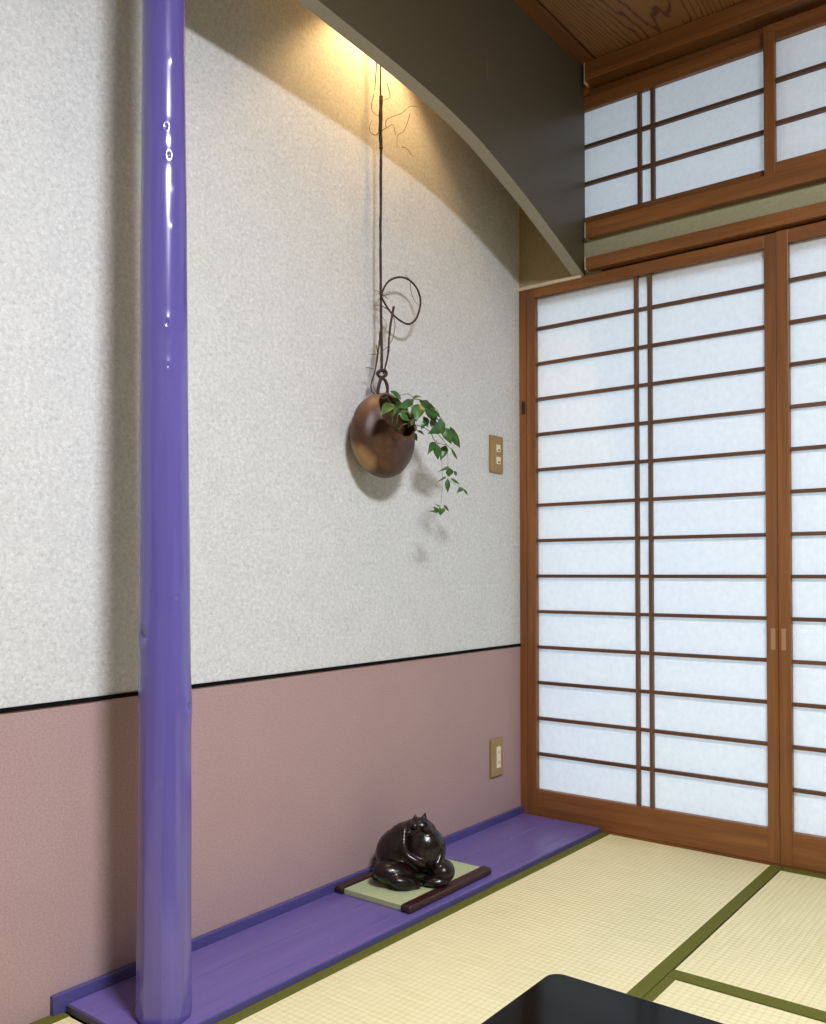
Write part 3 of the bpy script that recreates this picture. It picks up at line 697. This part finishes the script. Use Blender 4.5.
# ================= foliage =================
LEAVES = [((-0.9113, -0.174, 1.2625), (-0.8695, -0.176, 1.2448), 0.0152), ((-0.8855, -0.1626, 1.2349), (-0.9379, -0.1633, 1.1961), 0.0273), ((-0.8707, -0.1661, 1.2276), (-0.9102, -0.1787, 1.1952), 0.0188), ((-0.8299, -0.1842, 1.2498), (-0.8949, -0.1798, 1.2211), 0.0208), ((-0.7528, -0.1408, 1.2571), (-0.7748, -0.1496, 1.2073), 0.036), ((-0.7269, -0.1231, 1.2758), (-0.6505, -0.1268, 1.231), 0.0274), ((-0.7219, -0.0969, 1.2813), (-0.6863, -0.1004, 1.2913), 0.011), ((-0.7143, -0.1317, 1.2542), (-0.6774, -0.1423, 1.2193), 0.0255), ((-0.6516, -0.1518, 1.2217), (-0.7239, -0.1467, 1.1823), 0.0351), ((-0.6836, -0.1044, 1.2388), (-0.6631, -0.1021, 1.2121), 0.0185), ((-0.6588, -0.1509, 1.2078), (-0.6373, -0.1635, 1.1634), 0.0277), ((-0.6334, -0.1488, 1.2063), (-0.5763, -0.1498, 1.1608), 0.026), ((-0.6375, -0.1598, 1.2112), (-0.6168, -0.1731, 1.1714), 0.0148), ((-0.6583, -0.1262, 1.1693), (-0.6999, -0.1298, 1.1303), 0.0204), ((-0.6565, -0.1297, 1.1643), (-0.6449, -0.1244, 1.1238), 0.0222), ((-0.6156, -0.1299, 1.1655), (-0.6325, -0.1236, 1.1228), 0.0232), ((-0.6301, -0.1575, 1.1549), (-0.594, -0.1539, 1.1265), 0.0074), ((-0.7184, -0.1063, 1.1966), (-0.6748, -0.0997, 1.1872), 0.008), ((-0.7207, -0.0959, 1.2249), (-0.7569, -0.1078, 1.198), 0.0165), ((-0.8879, -0.1837, 1.2097), (-0.8585, -0.1929, 1.1932), 0.0169), ((-0.7101, -0.0938, 1.1923), (-0.7026, -0.0982, 1.17), 0.0147), ((-0.8364, -0.17, 1.2321), (-0.8895, -0.1774, 1.2057), 0.0139), ((-0.724, -0.1548, 1.2469), (-0.6828, -0.1603, 1.2296), 0.0127), ((-0.7422, -0.1086, 1.2495), (-0.7281, -0.1097, 1.2095), 0.0127), ((-0.8451, -0.1652, 1.236), (-0.8957, -0.1593, 1.2173), 0.0173), ((-0.7209, -0.1306, 1.2742), (-0.6827, -0.1242, 1.2596), 0.0182), ((-0.6749, -0.1264, 1.2343), (-0.6478, -0.1186, 1.2124), 0.0203), ((-0.7452, -0.1309, 1.2211), (-0.7846, -0.1413, 1.1959), 0.0162), ((-0.702, -0.1263, 1.2209), (-0.7139, -0.1191, 1.1975), 0.0146), ((-0.6732, -0.1453, 1.2228), (-0.653, -0.1468, 1.2253), 0.0147), ((-0.8884, -0.165, 1.2492), (-0.8689, -0.1744, 1.236), 0.013), ((-0.7116, -0.097, 1.213), (-0.7293, -0.0984, 1.1815), 0.0184), ((-0.6252, -0.1482, 1.1034), (-0.7011, -0.1608, 1.0827), 0.0091), ((-0.6183, -0.1425, 1.1034), (-0.6074, -0.1347, 1.0798), 0.0221), ((-0.6212, -0.1609, 1.0933), (-0.6046, -0.1573, 1.0807), 0.0086), ((-0.6375, -0.1451, 1.0754), (-0.6969, -0.1558, 1.0554), 0.0062), ((-0.6341, -0.1479, 1.0718), (-0.628, -0.145, 1.0343), 0.0148), ((-0.6119, -0.1421, 1.0755), (-0.5843, -0.1551, 1.0589), 0.0077), ((-0.56, -0.1483, 1.0512), (-0.6097, -0.1613, 1.0327), 0.0151), ((-0.554, -0.1458, 1.0504), (-0.5424, -0.1525, 1.0317), 0.0064), ((-0.6547, -0.1339, 0.9802), (-0.6717, -0.1263, 0.9954), 0.0114), ((-0.6634, -0.1429, 0.9926), (-0.6468, -0.1349, 0.9715), 0.0141), ((-0.6588, -0.1556, 0.9911), (-0.6938, -0.1679, 0.9691), 0.0099), ((-0.6718, -0.1406, 0.9749), (-0.7299, -0.1539, 0.9781), 0.008), ((-0.6669, -0.1583, 0.9988), (-0.648, -0.1633, 0.9808), 0.0075), ((-0.6582, -0.1403, 0.993), (-0.6999, -0.1509, 1.0006), 0.0047)]
STEMS = [([(-0.7693, -0.085, 1.1881), (-0.7922, -0.1, 1.2152), (-0.7837, -0.11, 1.2544), (-0.7476, -0.125, 1.2738), (-0.7038, -0.135, 1.266), (-0.6702, -0.14, 1.2327), (-0.6404, -0.145, 1.209)], 0.0016), ([(-0.7693, -0.085, 1.1934), (-0.7585, -0.1, 1.2091), (-0.7195, -0.12, 1.2068), (-0.6884, -0.13, 1.1937), (-0.6682, -0.135, 1.1687), (-0.6172, -0.135, 1.1663)], 0.0014), ([(-0.6884, -0.13, 1.2125), (-0.6589, -0.135, 1.1914), (-0.6153, -0.137, 1.1636), (-0.5964, -0.137, 1.1547)], 0.0011), ([(-0.6681, -0.135, 1.1741), (-0.6453, -0.135, 1.136), (-0.6408, -0.135, 1.1011), (-0.64, -0.136, 1.0685), (-0.6486, -0.137, 1.0055), (-0.6532, -0.137, 0.9917)], 0.0007), ([(-0.62, -0.137, 1.1631), (-0.6169, -0.138, 1.125), (-0.6199, -0.14, 1.0754), (-0.5556, -0.142, 1.0526)], 0.0007), ([(-0.7837, -0.11, 1.2544), (-0.8189, -0.105, 1.2524), (-0.8372, -0.1, 1.2709)], 0.001), ([(-0.7476, -0.125, 1.2738), (-0.771, -0.12, 1.284), (-0.792, -0.11, 1.2793), (-0.8168, -0.1, 1.2818)], 0.001), ([(-0.7735, -0.085, 1.1928), (-0.8129, -0.1, 1.1994), (-0.8149, -0.105, 1.2168)], 0.0014), ([(-0.7651, -0.085, 1.1886), (-0.8047, -0.1, 1.1927), (-0.8005, -0.11, 1.213)], 0.0012), ([(-0.6404, -0.145, 1.209), (-0.6151, -0.147, 1.2066), (-0.5961, -0.147, 1.1924)], 0.001), ([(-0.7038, -0.135, 1.266), (-0.6701, -0.14, 1.2542), (-0.6519, -0.14, 1.2297)], 0.001)]
pl = tag(empty('foliage_sprig', (-0.74, -0.09, 1.19)), 'leafy green sprig trailing from the mouth of the hanging vase', 'plant')
for P, r in STEMS:
    local(obj('stem', tube(P, r, n=5, sides=6, wob=0.1, taper=0.6), M_stem, smooth=True), pl)
camdir = Vector((-0.75, -0.65, -0.1)).normalized()
random.seed(11)
def leaf_bm(B, T, w):
    B, T = Vector(B), Vector(T); ax = T - B; Ln = ax.length; ax.normalize()
    nrm = (camdir + Vector((random.uniform(-.4, .4), random.uniform(-.4, .4), random.uniform(-.1, .5)))).normalized()
    side = ax.cross(nrm).normalized(); nrm = side.cross(ax).normalized()
    if nrm.dot(camdir) < 0: nrm = -nrm
    prof = [(0, .05), (.08, .38), (.2, .80), (.34, 1.0), (.5, .94), (.66, .70), (.8, .40), (.92, .15), (1.0, .0)]
    bm = bmesh.new(); rows = []
    curl = random.uniform(0.04, 0.16) * Ln; fold = random.uniform(0.12, 0.4)
    wv_ = random.uniform(0, 6)
    for t, q in prof:
        c = B + ax * Ln * t + nrm * curl * (4 * t * (1 - t)) 
        row = []
        for s in (-1, -.55, 0, .55, 1):
            h = abs(s) * fold * w * 0.5 * q + 0.03 * w * math.sin(wv_ + t * 9 + s * 2)
            row.append(bm.verts.new(c + side * s * q * w * 0.5 + nrm * h))
        rows.append(row)
    for a, b_ in zip(rows, rows[1:]):
        for k in range(4): bm.faces.new((a[k], a[k + 1], b_[k + 1], b_[k]))
    bmesh.ops.remove_doubles(bm, verts=bm.verts[:], dist=1e-5)
    return bm
for B, T, w_ in LEAVES:
    local(obj('leaf', leaf_bm(B, T, w_), M_leaf, smooth=True), pl)

# ================= lamps =================
lx, ly, lz = LAMP_POS
lp = tag(empty('ceiling_lamp', (lx, ly, H)), 'round flush ceiling lamp in the middle of the room', 'lamp')
b = bmesh.new(); bmesh.ops.create_cone(b, cap_ends=True, segments=40, radius1=0.29, radius2=0.29, depth=0.05)
for v in b.verts: v.co += Vector((lx, ly, lz + 0.034))
local(obj('housing', b, M_lampbody), lp)
b = bmesh.new()
rg = []
for i in range(7):
    a = i / 6 * PI / 2
    rg.append([b.verts.new((lx + 0.26 * math.cos(a) * math.cos(2 * PI * k / 32), ly + 0.26 * math.cos(a) * math.sin(2 * PI * k / 32), lz + 0.010 - 0.046 * math.sin(a))) for k in range(32)] if i < 6 else [b.verts.new((lx, ly, lz - 0.036))])
for i in range(5):
    for k in range(32): b.faces.new((rg[i][k], rg[i][(k + 1) % 32], rg[i + 1][(k + 1) % 32], rg[i + 1][k]))
for k in range(32): b.faces.new((rg[5][k], rg[5][(k + 1) % 32], rg[6][0]))
local(obj('diffuser', b, emis('lamp_diffuser', LAMP_COL, LAMP_POWER), smooth=True), lp)
sx, sy, sz = SPOT_POS
sp_ = tag(empty('alcove_downlight', (sx, sy, H)), 'small downlight above the hanging vine, hidden behind the arched panel', 'lamp')
b = bmesh.new(); bmesh.ops.create_cone(b, cap_ends=False, segments=24, radius1=0.035, radius2=0.030, depth=0.022)
for v in b.verts: v.co += Vector((sx, sy, H - 0.0115))
o = local(obj('trim_ring', b, M_lampbody), sp_); md = o.modifiers.new('s', 'SOLIDIFY'); md.thickness = 0.003
sd = bpy.data.lights.new('spot', 'SPOT'); sd.energy = SPOT_POWER; sd.color = SPOT_COL; sd.spot_size = math.radians(100); sd.spot_blend = 0.45; sd.shadow_soft_size = 0.018
so = bpy.data.objects.new('downlight_bulb', sd); C.objects.link(so); so.location = (sx, sy, sz); so.rotation_euler = (0, 0, 0)
local(so, sp_)
